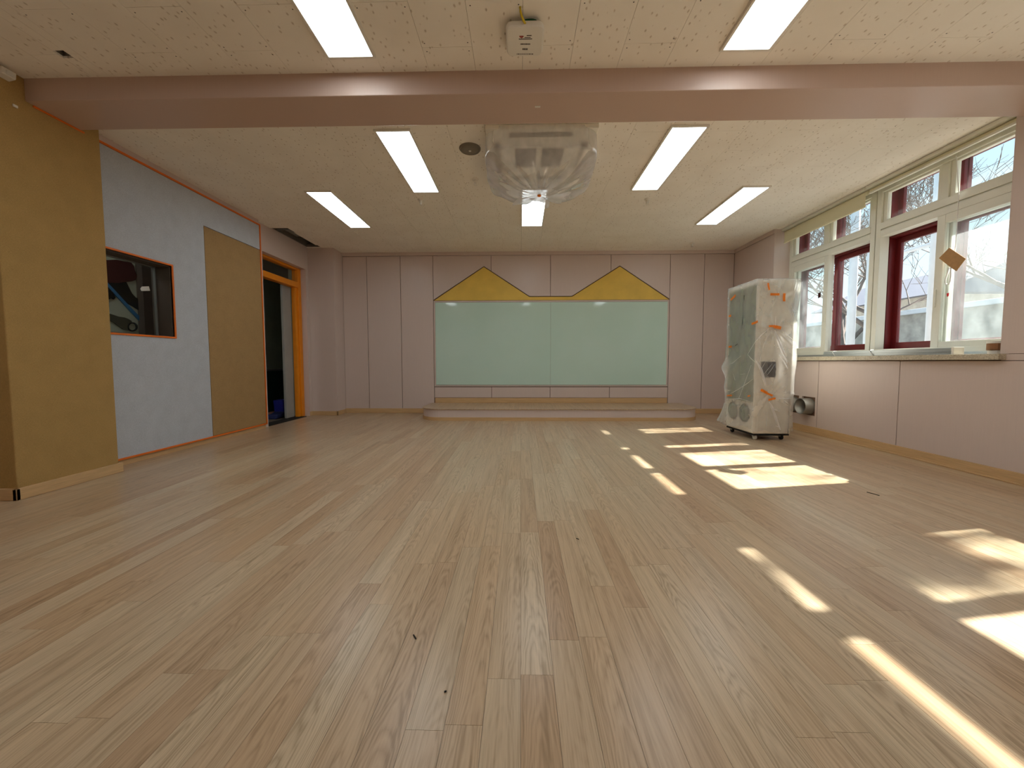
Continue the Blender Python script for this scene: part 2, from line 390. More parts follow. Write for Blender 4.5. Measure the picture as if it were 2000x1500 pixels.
# ================================================================== BACK WALL
wb = MB().box(-3.1, 3.7, YB+.02, YB+.14, 0, H+.02).build('wall_back', 'groove', origin=(0, YB, 0)); tag(wb, 'pinkish grey laminate panel wall with green board', kind='structure')
g = .004
def bpanel(x0, x1, z0, z1): MB().box(x0+g, x1-g, YB, YB+.021, z0+g, z1-g).build('wall_panel', 'wall_laminate', wb, bevel=.0015)
for x0, x1 in ((-3.0, -2.589), (-2.589, -2.019), (-2.019, -1.468), (2.476, 3.035), (3.035, 3.52)): bpanel(x0, x1, .075, 2.645)
for k, (x0, x1) in enumerate(((-1.468, -.492), (-.492, .499), (.499, 1.501), (1.501, 2.476))):
    bpanel(x0, x1, .262, .447)
    # upper panels follow the outline of the yellow peaks
    top = 2.645
    prof = [(-1.468, 1.908), (-.612, 2.462), (.148, 1.962), (.856, 1.962), (1.646, 2.457), (2.476, 1.908)]
    def zat(x):
        for (a, za), (b, zb) in zip(prof, prof[1:]):
            if a <= x <= b: return za+(zb-za)*(x-a)/(b-a)
        return 1.908
    xs = [x0+g]+[p[0] for p in prof if x0+g < p[0] < x1-g]+[x1-g]
    poly = [(x, zat(x)+g+.003) for x in xs]+[(x1-g, top-g), (x0+g, top-g)]
    MB().prism(poly, lambda u, v, d: (u, d, v), YB, YB+.021).build('wall_panel', 'wall_laminate', wb)
m = MB(); m.box(-1.464, 2.472, YB-.002, YB+.021, 1.872, 1.898); m.box(-1.464, 2.472, YB-.002, YB+.021, .455, .478)
m.box(-1.464, -1.438, YB-.002, YB+.021, .478, 1.872); m.box(2.446, 2.472, YB-.002, YB+.021, .478, 1.872)
m.build('board_surround', 'wall_laminate', wb, bevel=.0015)
prof2 = [(-1.452, 1.902), (-.612, 2.452), (.146, 1.955), (.858, 1.955), (1.646, 2.447), (2.462, 1.902)]
o = MB().prism(prof2, lambda u, v, d: (u, d, v), YB-.006, YB-.0004).build('peaked_panel', 'yellow_laminate', bevel=.0015)
tag(o, 'yellow wall panel with two pointed peaks above the green glass board', 'wall panel')
wbrd = empty('glass_board', (.5, YB, .48), 'wide pale green glass writing board on the back wall', 'board')
for x0, x1 in ((-1.436, .503), (.505, 2.444)): MB().box(x0, x1, YB-.010, YB-.003, .482, 1.868).build('glass_panel', 'board_glass', wbrd, bevel=.001)
m = MB().box(-3.0, 3.52, YB-.018, YB+.02, 2.645, H).build('trim_1', 'wall_laminate', bevel=.003); tag(m, 'crown strip along the top of the back wall', kind='structure')
m = MB(); m.box(-3.0, -1.53, YB-.012, YB+.02, 0, .08); m.box(2.69, 3.52, YB-.012, YB+.02, 0, .08)
tag(m.build('baseboard_back', 'wood_trim', bevel=.003), 'wood baseboard along the back wall', kind='structure')

# stage
def rounded(x0, x1, y0, y1, r, n=12):
    pts = []
    for cx, a0 in ((x0+r, PI), (x1-r, 1.5*PI)):
        for k in range(n+1):
            a = a0+k*PI/2/n; pts.append((cx+r*math.cos(a), y0+r+r*math.sin(a)))
    return pts+[(x1, y1), (x0, y1)]
st = empty('stage', (.57, 6.2, 0), 'low wooden platform with rounded corners below the green board', 'platform')
up = lambda u, v, d: (u, v, d)
MB().prism(rounded(-1.515, 2.675, 5.762, YB-.0006, .33), up, .045, .163).build('riser', 'wall_laminate', st)
o = MB().prism(rounded(-1.53, 2.69, 5.75, YB-.0006, .34), up, .163, .176).build('top', 'floor_wood', st, bevel=.002)
at_ = o.data.attributes.new('plank', 'FLOAT_VECTOR', 'POINT'); at_.data.foreach_set('vector', [c for q in o.data.vertices for c in (.1, q.co.y, .62)])
MB().prism(rounded(-1.527, 2.687, 5.752, YB-.0006, .34), up, 0, .05).build('skirting', 'wood_trim', st)
MB().box(-1.455, 2.466, YB-.014, YB-.0006, .176, .262).build('upstand', 'wood_trim', st, bevel=.003)

# ================================================================== LEFT SIDE
# near pillar
m = MB(); m.box(-3.75, -3.2, 2.38, 3.01, 0, H+.02)
wl = empty('wall_left', (-3.4, 4., 0), kind='structure'); tag(wl, 'left wall with fabric pillar, pinboard and doorway')
m.build('pillar', 'tan_fabric', wl, bevel=.006)
MB().box(-3.2, -3.192, 2.60, 2.90, 2.548, 2.558).build('orange_edge', 'orange_trim', wl)
MB().box(-3.62, -3.5, YF, 2.38, 0, H+.02).build('near_wall', 'wall_paint', wl)
# wall core: leaves window opening (Y 2.98..3.757, z 1.12..1.797) and doorway (Y 5.2..6.25, z 0..2.34)
WZ0, WZ1, WY0, WY1 = 1.12, 1.797, 2.90, 3.753
m = MB(); xa, xb = -3.56, -3.375
m.box(xa, xb, 2.9, WY0, 0, H+.02); m.box(xa, xb, WY0, WY1, 0, WZ0); m.box(xa, xb, WY0, WY1, WZ1, H+.02); m.box(xa, xb, WY1, 5.08, 0, H+.02)
m.box(xa-.05, -3.42, 5.08, 5.2, 0, H+.02); m.box(xa-.05, -3.42, 5.2, 6.25, 2.345, H+.02); m.box(xa-.05, -3.42, 6.25, 6.33, 0, H+.02)
m.build('wall_core', 'wall_laminate', wl)
m = MB(); m.box(-3.62, -3.0, 6.32, YB+.14, 0, H+.02); m.build('corner_pillar', 'wall_laminate', wl, bevel=.004)
# fabric pinboard (grey-blue with brown section), around the window
pb = empty('pinboard', (-3.37, 4.04, .06), 'large grey-blue fabric pinboard with brown strip and orange edging', 'pinboard')
xp0, xp1 = -3.376, -3.36
m = MB(); m.box(xp0, xp1, 3.0, WY1, .068, WZ0); m.box(xp0, xp1, 3.0, WY1, WZ1, 2.625)
m.box(xp0, xp1, WY1, 4.166, .068, 2.625); m.box(xp0, xp1, 4.166, 5.068, 2.322, 2.625)
m.build('blue_field', 'grey_blue_fabric', pb)
MB().box(xp0, xp1+.002, 4.17, 5.064, .07, 2.314).build('brown_field', 'brown_fabric', pb, bevel=.001)
m = MB(); m.box(xp0, xp1+.008, 3.0, 5.08, 2.628, 2.645); m.box(xp0, xp1+.008, 5.066, 5.084, .052, 2.645); m.box(xp0, xp1+.008, 3.0, 5.08, .052, .068)
m.build('edge_strip', 'orange_trim', pb, bevel=.002)
m = MB(); e = .016
m.box(xp0-.01, xp1+.008, 2.99, WY1, WZ1, WZ1+e); m.box(xp0-.01, xp1+.008, 2.99, WY1, WZ0-e, WZ0); m.box(xp0-.01, xp1+.008, WY1, WY1+e, WZ0-e, WZ1+e)
m.build('window_edging', 'orange_trim', pb, bevel=.002)
m = MB(); m.box(-3.4, -3.372, 3.0, 5.08, 0, .056); tag(m.build('baseboard_left', 'wood_trim', bevel=.003), 'wood baseboard under the pinboard', kind='structure')
m = MB(); m.box(-3.21, -3.183, 2.36, 3.03, 0, .075); m.box(-3.75, -3.183, 2.36, 2.383, 0, .075)
tag(m.build('baseboard_pillar', 'wood_trim', bevel=.004), 'pale wood baseboard around the near fabric pillar', kind='structure')
m = MB(); m.box(-3.42, -2.988, 6.305, 6.325, 0, .07); m.box(-3.005, -2.988, 6.305, YB, 0, .07); m.box(-3.42, -3.408, 6.25, 6.32, 0, .07)
tag(m.build('baseboard_corner', 'wood_trim', bevel=.003), 'wood baseboard around the far corner pillar', kind='structure')
# interior window
w5 = empty('window_5', (-3.46, 3.35, WZ0), 'small interior window with dark reveal in the pinboard', kind='structure')
m = MB(); m.box(-3.55, -3.371, WY1-.012, WY1, WZ0, WZ1); m.box(-3.55, -3.371, 2.95, WY1, WZ1-.012, WZ1); m.box(-3.55, -3.371, 2.95, WY1, WZ0, WZ0+.006)
m.build('reveal', 'dark_brown', w5)
m = MB(); m.box(-3.525, -3.505, WY1-.022, WY1-.012, WZ0, WZ1); m.box(-3.525, -3.505, 2.95, WY1-.022, WZ1-.022, WZ1-.012)
m.build('frame', 'grey_metal', w5)
MB().box(-3.519, -3.514, 2.95, WY1-.022, WZ0, WZ1-.02).build('pane', 'door_glass', w5)
lab = [on_x(180+x/6.25, 440+y/6.25, -3.513) for x, y in ((588, 775), (605, 748), (692, 745), (707, 800), (600, 802))]
MB().prism([(p.y, p.z) for p in lab], lambda u, v, d: (d, u, v), -3.5138, -3.5125).build('paper_label', 'paper', w5)
# corridor beyond
def setting(mb, name, mat, lb): return tag(mb.build(name, mat), lb, kind='structure')
wc = setting(MB().box(-4.72, -4.6, 2.4, 9.6, 0, 2.7), 'wall_corridor', 'corridor_paint', 'pale grey-green far wall of the corridor')
m = MB(); m.box(-4.72, -3.56, 2.3, 2.4, 0, 2.7); setting(m, 'wall_corridor_near', 'corridor_paint', 'near end wall of the corridor')
m = MB(); m.box(-4.72, -3.56, 9.6, 9.7, 0, 2.7); setting(m, 'wall_corridor_end', 'corridor_paint', 'far end wall of the corridor')
setting(MB().box(-4.72, -3.56, 2.3, 9.7, 2.7, 2.75), 'ceiling_corridor', 'corridor_paint', 'corridor ceiling')
setting(MB().box(-3.75, -3.62, 6.33, 9.6, 0, 2.7), 'wall_corridor_side', 'corridor_paint', 'corridor wall beyond the doorway')
setting(MB().box(-4.72, -3.56, 2.3, 9.7, -.08, -.002), 'floor_corridor', 'corridor_floor', 'dark corridor floor')
cl = empty('corridor_fill_light', (-4.2, 3.3, 2.69), 'unseen fill light added in the corridor behind the left wall', 'light')  # out-of-view lamp added to brighten the corridor and its mural
MB().box(-4.35, -4.05, 3., 3.6, 2.675, 2.6995).build('housing', 'white_plastic', cl); MB().box(-4.33, -4.07, 3.02, 3.58, 2.668, 2.675).build('diffuser', 'corridor_fill_glow', cl)
# mural on the corridor wall
def mur(pts): return [(p.y, p.z) for p in (on_x(180+x/6.25, 440+y/6.25, -4.585) for x, y in pts)]
mu = empty('mural', (-4.59, 4.5, 1.2), 'dark red and black wall mural seen through the small interior window', 'mural')
mf = lambda u, v, d: (d, u, v)
MB().prism(mur([(120, 420), (200, 425), (300, 420), (400, 440), (480, 455), (515, 500), (530, 570), (552, 620), (535, 668), (480, 685), (420, 690), (330, 705), (180, 700), (100, 690)]), mf, -4.5995, -4.587).build('red_shape', 'mural_red', mu)
MB().prism(mur([(100, 691), (180, 701), (330, 706), (422, 692), (455, 760), (490, 830), (535, 880), (580, 905), (660, 930), (670, 1080), (600, 1050), (520, 1000), (440, 955), (370, 895), (300, 850), (270, 845), (292, 880), (270, 905), (240, 890), (190, 912), (100, 925)]), mf, -4.5995, -4.588).build('black_shape', 'mural_black', mu)
MB().prism(mur([(100, 1040), (205, 1075), (260, 1092), (330, 1115), (400, 1125), (450, 1145), (492, 1172), (470, 1205), (435, 1240), (445, 1285), (380, 1268), (320, 1225), (270, 1185), (210, 1160), (100, 1130)]), mf, -4.5995, -4.588).build('olive_shape', 'mural_olive', mu)
ring = [(498+62*math.cos(a), 1240+56*math.sin(a)) for a in [2*PI*k/20 for k in range(21)]]
m = MB()
for a, b in zip(ring, ring[1:]):
    sc = lambda p, k: (498+(p[0]-498)*k, 1240+(p[1]-1240)*k)
    m.prism(mur([sc(a, 1), sc(b, 1), sc(b, .74), sc(a, .74)]), mf, -4.5995, -4.587)
m.build('ring_shape', 'mural_black', mu)
MB().prism(mur([(150, 660), (185, 695), (290, 805), (400, 925), (500, 1030), (600, 1135), (680, 1225), (660, 1245), (575, 1160), (470, 1050), (380, 950), (270, 835), (175, 728), (140, 690)]), mf, -4.5995, -4.584).build('blue_stripe', 'strap_blue', mu)
MB().box(-4.6, -4.52, on_x(180+605/6.25, 440+490/6.25, -4.52).y, on_x(180+605/6.25, 440+490/6.25, -4.52).y+.55, 0, 2.7).build('dark_column', 'dark_brown'); tag(bpy.data.objects['dark_column'], 'dark pilaster on the corridor wall', kind='structure')
# doorway
d1 = empty('door_1', (-3.52, 5.7, 0), 'orange framed doorway to the dark corridor', kind='structure')
fx0, fx1 = -3.60, -3.50
m = MB(); m.box(fx0, fx1, 6.17, 6.25, 0, 2.345); m.box(fx0, fx1, 5.2, 6.17, 2.312, 2.345); m.box(fx0, fx1, 5.2, 6.17, 2.04, 2.125); m.box(fx0, fx1, 5.2, 5.27, 0, 2.345)
m.build('frame', 'orange_paint', d1, bevel=.006)
MB().box(fx0+.02, fx1-.02, 6.11, 6.17, 0, 2.04).build('jamb_stop', 'orange_paint', d1, bevel=.004)
MB().box(-3.555, -3.548, 5.27, 6.17, 2.125, 2.312).build('transom_pane', 'door_glass', d1)
MB().box(-3.625, -3.59, 5.90, 6.11, .01, 2.04).build('door_leaf', 'door_grey', d1, bevel=.003)
MB().box(-3.625, -3.43, 5.2, 6.17, -.002, .006).build('threshold', 'dark', d1)
t_ = empty('cabinet', (-4.45, 7.2, 0), 'dark green low cabinet in the corridor behind the doorway', 'cabinet')
MB().box(-4.598, -4.3, 6.2, 8.2, 0, .72).build('body', 'dark_green', t_, bevel=.005); MB().box(-4.598, -4.28, 6.18, 8.22, .72, .745).build('worktop', 'grey_metal', t_, bevel=.003)
for k in range(3): MB().box(-4.305, -4.295, 6.24+k*.65, 6.86+k*.65, .04, .69).build('cabinet_door', 'dark_green', t_, bevel=.003)
o = MB().prism([(0, 0), (.17, 0), (.19, .2), (-.02, .2)], lambda u, v, d: (-4.1+d, 6.52+u, .03+v), -.08, .08).build('blue_box', 'blue_plastic', bevel=.006); tag(o, 'bright blue plastic box on the corridor floor behind the doorway', 'box')
o = MB().box(-4.25, -3.95, 5.95, 6.75, 0, .03).build('cardboard_sheet', 'pink_card'); tag(o, 'pinkish cardboard sheet lying on the corridor floor', 'cardboard')
o = MB().prism([(0, 0), (.5, .02), (.46, .06), (.3, .09), (.16, .06), (.05, .07)], lambda u, v, d: (-3.82+d, 5.85+u*.8, v), -.09, .09).build('cloth_heap', 'navy_cloth', bevel=.015); tag(o, 'crumpled navy cloth on the corridor floor near the doorway', 'cloth')

# ================================================================== RIGHT WALL
BAYS = ((2.97, 5.62), (-.20, 2.45))
wr = MB()
SILL = .93; WT = 2.665
for y0, y1 in BAYS:
    wr.box(XR+.02, 3.95, y0, y1, -.1, SILL-.045); wr.box(XR+.21, 3.95, y0, y1, WT, 3.1)
wr.box(XR+.02, 3.95, 2.45, 2.97, -.1, 3.1); wr.box(XR+.02, 3.95, YF-.1, -.20, -.1, 3.1); wr.box(XR+.02, 3.95, 5.62, 6.75, -.1, 3.1)
wr = wr.build('wall_right', 'groove', origin=(3.7, 3, 0)); tag(wr, 'right wall with windows above pinkish laminate wainscot', kind='structure')
def rpanel(y0, y1, z0, z1, x=XR, g=.003): MB().box(x, XR+.021, y0+g, y1-g, z0+g, z1-g).build('wall_panel', 'wall_laminate', wr, bevel=.0015)
for y0, y1 in ((5.62, 6.63),): rpanel(y0, y1, .08, 2.645, 3.52)
MB().box(3.521, 3.76, 5.612, 5.62, .08, H).build('window_return', 'wall_laminate', wr)
for y0, y1 in ((4.73, 5.62), (3.735, 4.73), (2.76, 3.735), (1.75, 2.76), (.75, 1.75), (-.25, .75), (-1.4, -.25)):
    if y0 == 4.73:   # panel with two square cut-outs for the ducts
        rs = [(y0+.003, y1-.003, .083, .877)]
        for hh in ((4.765, 4.985, .215, .44), (5.04, 5.26, .215, .44)): rs = rect_sub(rs, hh)
        m = MB()
        for a, b, c, d in rs: m.box(XR, XR+.021, a, b, c, d)
        m.build('wall_panel', 'wall_laminate', wr)
    else: rpanel(y0, y1, .08, .88)
rpanel(2.45, 2.97, .93, H+.01, g=.0); rpanel(2.45, 2.97, .88, .928, g=.001); rpanel(YF, -.2, .88, H, g=.001)
MB().box(XR+.0005, 3.76, 2.97, 2.978, SILL, H).build('window_return', 'wall_laminate', wr)
MB().box(XR+.0005, 3.76, 2.442, 2.45, SILL, H).build('window_return', 'wall_laminate', wr)
m = MB().box(3.505, 3.54, 5.6, YB-.018, 2.645, H).build('trim_2', 'wall_laminate', bevel=.003); tag(m, 'crown strip above the far end of the right wall', kind='structure')
m = MB(); m.box(3.527, 3.56, YF, 5.62, 0, .083); m.box(3.508, 3.56, 5.62, YB, 0, .083); m.box(3.514, 3.527, YF, 5.62, 0, .012)
tag(m.build('baseboard_right', 'wood_trim', bevel=.003), 'wood baseboard along the window wall', kind='structure')
for k, (y0, y1) in enumerate(BAYS):
    s_ = empty('trim_%d' % (3+k), (3.6, (y0+y1)/2, .88), ('speckled stone sill under the two visible windows', 'speckled stone sill of the nearer window bay')[k], kind='structure')
    MB().box(3.485, 3.96, y0-.03, y1, .885, SILL).build('sill_slab', 'sill_stone', s_, bevel=.004)
    MB().box(3.70, 3.98, y0, y1, SILL, .955).build('sill_track', 'aluminium', s_, bevel=.002)

# windows -------------------------------------------------------------
def window(name, y0, y1, closed, label):
    w = empty(name, (3.8, (y0+y1)/2, .95), label, kind='structure')
    xi0, xi1 = 3.735, 3.83
    ym = (y0+y1)/2; zb, zt0, zt1, zt = .95, 2.165, 2.305, 2.665
    m = MB()                                             # white inner frame
    m.box(xi0, xi1, y0, y0+.055, zb, zt); m.box(xi0, xi1, y1-.055, y1, zb, zt); m.box(xi0, xi1, y0+.055, y1-.055, zb, zb+.05); m.box(xi0, xi1, y0+.055, y1-.055, zt-.05, zt)
    m.build('frame', 'white_pvc', w, bevel=.004)
    m = MB(); m.box(xi0, xi1, y0+.055, y1-.055, zt0, 2.228); m.box(xi0+.012, xi1, y0+.055, y1-.055, 2.228, 2.24); m.box(xi0-.004, xi1, y0+.055, y1-.055, 2.24, zt1)
    m.build('transom_bar', 'white_pvc', w, bevel=.003)
    MB().box(xi0+.005, xi1, ym-.03, ym+.03, zt1, zt-.05).build('transom_mullion', 'white_pvc', w, bevel=.003)
    for a, b in ((y0+.055, ym-.03), (ym+.03, y1-.055)):   # fixed upper lights
        f = MB(); e = .042
        f.box(xi0+.02, xi0+.06, a, a+e, zt1, zt-.05); f.box(xi0+.02, xi0+.06, b-e, b, zt1, zt-.05); f.box(xi0+.02, xi0+.06, a+e, b-e, zt1, zt1+.02); f.box(xi0+.02, xi0+.06, a+e, b-e, zt-.07, zt-.05)
        f = f.build('upper_sash', 'white_pvc', w, bevel=.003)
        MB().box(xi0+.038, xi0+.042, a+e, b-e, zt1+.02, zt-.07).build('pane', 'clear_glass', f)
    ca, cb = (ym-.045, y1-.04) if closed == 'far' else (y0+.04, ym+.045)
    for k, dx in enumerate((0., .047)):                  # two sliding sashes parked one behind the other
        f = MB(); e = .068; x0 = xi0+.002+dx; x1 = x0+.04; sh = .02*k
        a, b = ca+sh, cb-sh
        f.box(x0, x1, a, a+e, zb+.03, zt0); f.box(x0, x1, b-e, b, zb+.03, zt0); f.box(x0, x1, a+e, b-e, zb+.03, zb+.1); f.box(x0, x1, a+e, b-e, zt0-.075, zt0)
        f = f.build('sliding_sash', 'white_pvc', w, bevel=.004)
        MB().box(x0+.018, x0+.022, a+e, b-e, zb+.1, zt0-.075).build('pane', 'dusty_glass' if k == 0 else 'clear_glass', f)
        if k == 0:
            yy = a+.012 if closed == 'far' else b-.03
            MB().box(x0-.008, x0, yy, yy+.018, 1.36, 1.52).build('pull', 'white_pvc', f, bevel=.003)
    xo0, xo1 = 3.84, 3.96                                # red outer frame
    m = MB(); m.box(xo0, xo1, y0, y0+.05, zb, zt); m.box(xo0, xo1, y1-.05, y1, zb, zt); m.box(xo0, xo1, y0+.05, y1-.05, zb, zb+.055); m.box(xo0, xo1, y0+.05, y1-.05, zt-.008, zt); m.box(xo0, xo1, y0+.05, y1-.05, zt0-.02, zt0+.1)
    m.build('outer_frame', 'red_frame', w, bevel=.004)
    for k, (a, b) in enumerate(((y0+.05, ym+.03), (ym-.03, y1-.05))):
        f = MB(); e = .055; x0 = 3.87+.035*k; x1 = x0+.032
        f.box(x0, x1, a, a+e, zb+.055, zt0-.02); f.box(x0, x1, b-e, b, zb+.055, zt0-.02); f.box(x0, x1, a+e, b-e, zb+.055, zb+.12); f.box(x0, x1, a+e, b-e, zt0-.075, zt0-.02)
        f = f.build('outer_sash', 'red_frame', w, bevel=.003)
        MB().box(x0+.014, x0+.018, a+e, b-e, zb+.12, zt0-.075).build('pane', 'clear_glass', f)
        f = MB(); f.box(x0, x1, a, a+e, zt0+.1, zt-.008); f.box(x0, x1, b-e, b, zt0+.1, zt-.008); f = f.build('outer_upper_sash', 'red_frame', w, bevel=.003)
        MB().box(x0+.014, x0+.018, a+e, b-e, zt0+.1, zt-.008).build('pane', 'clear_glass', f)
    return w
w1 = window('window_1', 4.295, 5.62, 'far', 'far window with white sash slid toward the back wall')
w2 = window('window_2', 2.97, 4.285, 'near', 'near window with white sash slid toward the pillar')
w3 = window('window_3', 1.125, 2.45, 'far', 'window of the nearer bay beside the pillar, out of frame')
w4 = window('window_4', -.20, 1.115, 'near', 'window of the nearer bay furthest from the pillar, out of frame')

# blinds
def blind(name, y0, y1, drop, label):
    b = empty(name, (3.64, (y0+y1)/2, drop), label, 'blind', 'roller blinds above the windows')
    MB().box(3.60, 3.70, y0, y1, H-.035, H-.003).build('head_rail', 'white_pvc', b, bevel=.004)
    MB().tube([(3.655, y0+.01, H-.055), (3.655, y1-.01, H-.055)], .022, 12).build('roller', 'cream_blind', b, smooth=True)
    MB().box(3.632, 3.634, y0+.02, y1-.02, drop, H-.05).build('fabric', 'cream_blind', b)
    MB().box(3.622, 3.644, y0+.02, y1-.02, drop-.02, drop).build('bottom_bar', 'cream_blind' if drop < 2.55 else 'white_pvc', b, bevel=.004)
    return b
blind('roller_blind', 4.29, 5.60, 2.515, 'cream roller blind partly lowered over the far window')
blind('roller_blind', 2.975, 4.28, 2.63, 'cream roller blind rolled up above the near window')
blind('roller_blind', 1.13, 2.44, 2.63, 'cream roller blind rolled up in the nearer bay beside the pillar')
blind('roller_blind', -.18, 1.12, 2.63, 'cream roller blind rolled up at the end of the nearer bay')

# things at the windows
r = empty('blind_rail', (3.57, 3.97, SILL), 'long loose aluminium rail lying on the window sill', 'rail')
m = MB(); ya, yb_ = 3.30, 4.66
m.box(3.535, 3.61, ya, yb_, SILL, .937); m.box(3.535, 3.541, ya, yb_, .937, .985); m.box(3.604, 3.61, ya, yb_, .937, .985); m.box(3.541, 3.604, ya, yb_, .979, .985); m.box(3.531, 3.535, ya, yb_, .952, .962)
m.build('channel', 'aluminium', r, bevel=.0015)
MB().box(3.53, 3.615, ya-.02, ya, SILL, .99).build('end_cap', 'white_plastic', r, bevel=.002)
for yy in (4.06, 4.53):
    pts = [(3.528, yy-.05, SILL+.002), (3.527, yy-.01, .975), (3.56, yy+.01, .99), (3.60, yy+.03, .99), (3.615, yy+.05, .96)]
    MB().tube(pts, .0035, 6).build('tie', 'cord_white', r, smooth=True)
card = [on_x(1720+x/3.125, 230+y/3.125, 3.69) for x, y in ((357, 857), (420, 793), (520, 860), (463, 936), (430, 915), (405, 895))]
o = MB().prism([(p.y, p.z) for p in card], lambda u, v, d: (d, u, v), 3.688, 3.692).build('cardboard_tag', 'cardboard'); tag(o, 'brown cardboard diamond stuck on the near window sash', 'card')
q = [on_x(1720+x/3.125, 230+y/3.125, 3.684) for x, y in ((420, 915), (408, 950), (396, 985), (394, 1005), (402, 1018), (416, 1016), (424, 1000), (428, 960), (428, 915))]
o = MB().tube(q, .0055, 6).build('cord_loop', 'cord_white', smooth=True); tag(o, 'white cord loop hanging below the cardboard on the near window', 'cord')
m = MB().tube([on_x(1720+440/3.125, 230+900/3.125, 3.712), on_x(1720+448/3.125, 230+830/3.125, 3.712), on_x(1720+458/3.125, 230+780/3.125, 3.712), (3.70, 3.475, 2.3), (3.66, 3.475, 2.60)], .003, 6)
o = m.build('pull_cord', 'cord_white', smooth=True); tag(o, 'thin white blind cord above the cardboard on the near window', 'cord')
def sticker(name, px, mat, label, X=3.754):
    pts = [on_x(x, y, X) for x, y in px]
    o = MB().prism([(p.y, p.z) for p in pts], lambda u, v, d: (d, u, v), X-.002, X-.0002).build(name, mat); tag(o, label, 'sticker')
sticker('glass_sticker', ((1598, 573), (1603, 570), (1603, 580), (1598, 583)), 'mural_red', 'small dark red square sticker on the far window glass')
sticker('glass_sticker', ((1849, 573), (1854, 572), (1853, 578), (1850, 580)), 'sticker_red', 'tiny bright red sticker on the near window glass below the cord loop')
rb = empty('tape_roll', (3.6, 3.06, SILL), 'brown packing tape roll on a white roll at the sill end', 'tape')
MB().lathe([(.045, SILL), (.045, SILL+.028)], (3.605, 3.055, 0), n=24).build('white_roll', 'white_plastic', rb, bevel=.002)
MB().lathe([(.05, SILL+.028), (.052, SILL+.03), (.052, SILL+.078), (.05, SILL+.08)], (3.605, 3.055, 0), n=24).build('brown_roll', 'tape_brown', rb)
MB().lathe([(.054, SILL+.08), (.054, SILL+.096)], (3.605, 3.055, 0), n=24).build('cover', 'paper', rb)
# ducts through the wainscot
def duct(yc, label):
    d = empty('duct_pipe', (3.5, yc, .33), label, 'duct', 'ducts through the right wall')
    zc = .325
    m = MB(); n = 28; prof = [(3.44, .092), (3.44, .098), (3.70, .098), (3.70, .092)]
    ring = [[(x, yc+r*math.cos(2*PI*k/n), zc+r*math.sin(2*PI*k/n)) for k in range(n)] for x, r in prof]
    for rr in ring: m.v += rr
    for i in range(4):
        j = (i+1) % 4
        for k in range(n): k2 = (k+1) % n; m.face((i*n+k, i*n+k2, j*n+k2, j*n+k))
    m.build('sleeve', 'duct', d, smooth=True)
    MB().tube([(3.445+.0, yc, zc+.095), (3.439, yc, zc+.0985)], .004, 6).build('seam', 'aluminium', d)
    MB().lathe([(.091, 3.66), (.091, 3.67)], (0, yc, zc), 'x', 24).build('damper', 'grey_metal', d)
duct(4.875, 'round galvanised duct end in the wainscot, the nearer of two')
duct(5.15, 'round galvanised duct end in the wainscot, half hidden by the wrapped machine')

# ================================================================== CEILING LIGHTS
def light_proto():
    r = empty('ceiling_light', (0, 0, 0)); WORLD[r.name] = Vector((0, 0, 0)); r['category'] = 'light'; r['group'] = 'long LED ceiling panels'
    hx, hy, e = .1305, .5525, .017
    m = MB(); z0, z1 = -.016, 0
    m.box(-hx-e, hx+e, -hy-e, -hy, z0, z1); m.box(-hx-e, hx+e, hy, hy+e, z0, z1); m.box(-hx-e, -hx, -hy, hy, z0, z1); m.box(hx, hx+e, -hy, hy, z0, z1)
    m.build('frame', 'white_plastic', r, bevel=.002)
    MB().box(-hx, hx, -hy, hy, -.012, -.002).build('diffuser', 'led_diffuser', r)
    return r
LP = [(-1.008, 3.725, 'LED ceiling panel just behind the beam, left of the bagged unit'), (1.311, 3.725, 'LED ceiling panel just behind the beam, right of the bagged unit'),
      (-2.16, 4.803, 'LED ceiling panel over the doorway side of the room'), (2.461, 4.803, 'LED ceiling panel over the window side of the room'),
      (.15, 4.803, 'LED ceiling panel half hidden behind the hanging plastic bag'), (-1.008, 1.86, 'LED ceiling panel before the beam, left of the white box'),
      (1.311, 1.86, 'LED ceiling panel before the beam, right of the white box'),
      (-2.16, 1.1, 'LED ceiling panel behind the viewpoint near the left wall'), (2.461, 1.1, 'LED ceiling panel behind the viewpoint near the windows'), (.15, 1.1, 'LED ceiling panel behind the viewpoint in the middle')]
lp = light_proto()
for i, (x, y, lb) in enumerate(LP):
    o = lp if i == 0 else copy_tree(lp)
    o.location = (x, y, H); o['label'] = lb

# ================================================================== CEILING DEVICES
# cassette air conditioner with bag
ac = empty('cassette_unit', (.165, 3.56, H), 'square ceiling air conditioner cassette wrapped in plastic', 'air conditioner')
AX, AY, AH = .165, 3.56, .44
m = MB(); m.box(AX-AH, AX+AH, AY-AH, AY-AH+.16, H-.035, H); m.box(AX-AH, AX+AH, AY+AH-.16, AY+AH, H-.035, H); m.box(AX-AH, AX-AH+.16, AY-AH+.16, AY+AH-.16, H-.035, H); m.box(AX+AH-.16, AX+AH, AY-AH+.16, AY+AH-.16, H-.035, H)
m.build('panel', 'ivory', ac, bevel=.008)
for dx, dy in ((0, -1), (0, 1), (-1, 0), (1, 0)):
    cx, cy = AX+dx*.36, AY+dy*.36
    a, b = (.25, .028) if dx == 0 else (.028, .25)
    MB().box(cx-a, cx+a, cy-b, cy+b, H-.042, H-.034).build('louver', 'grille_grey', ac, bevel=.003)
gr = MB().box(AX-.28, AX+.28, AY-.28, AY+.28, H-.03, H-.02).build('intake_grille', 'ivory', ac)
for k in range(2): MB().box(AX-.21+.23*k, AX-.03+.23*k, AY-.15, AY+.16, H-.034, H-.029).build('filter_mesh', 'dark_brown', gr)
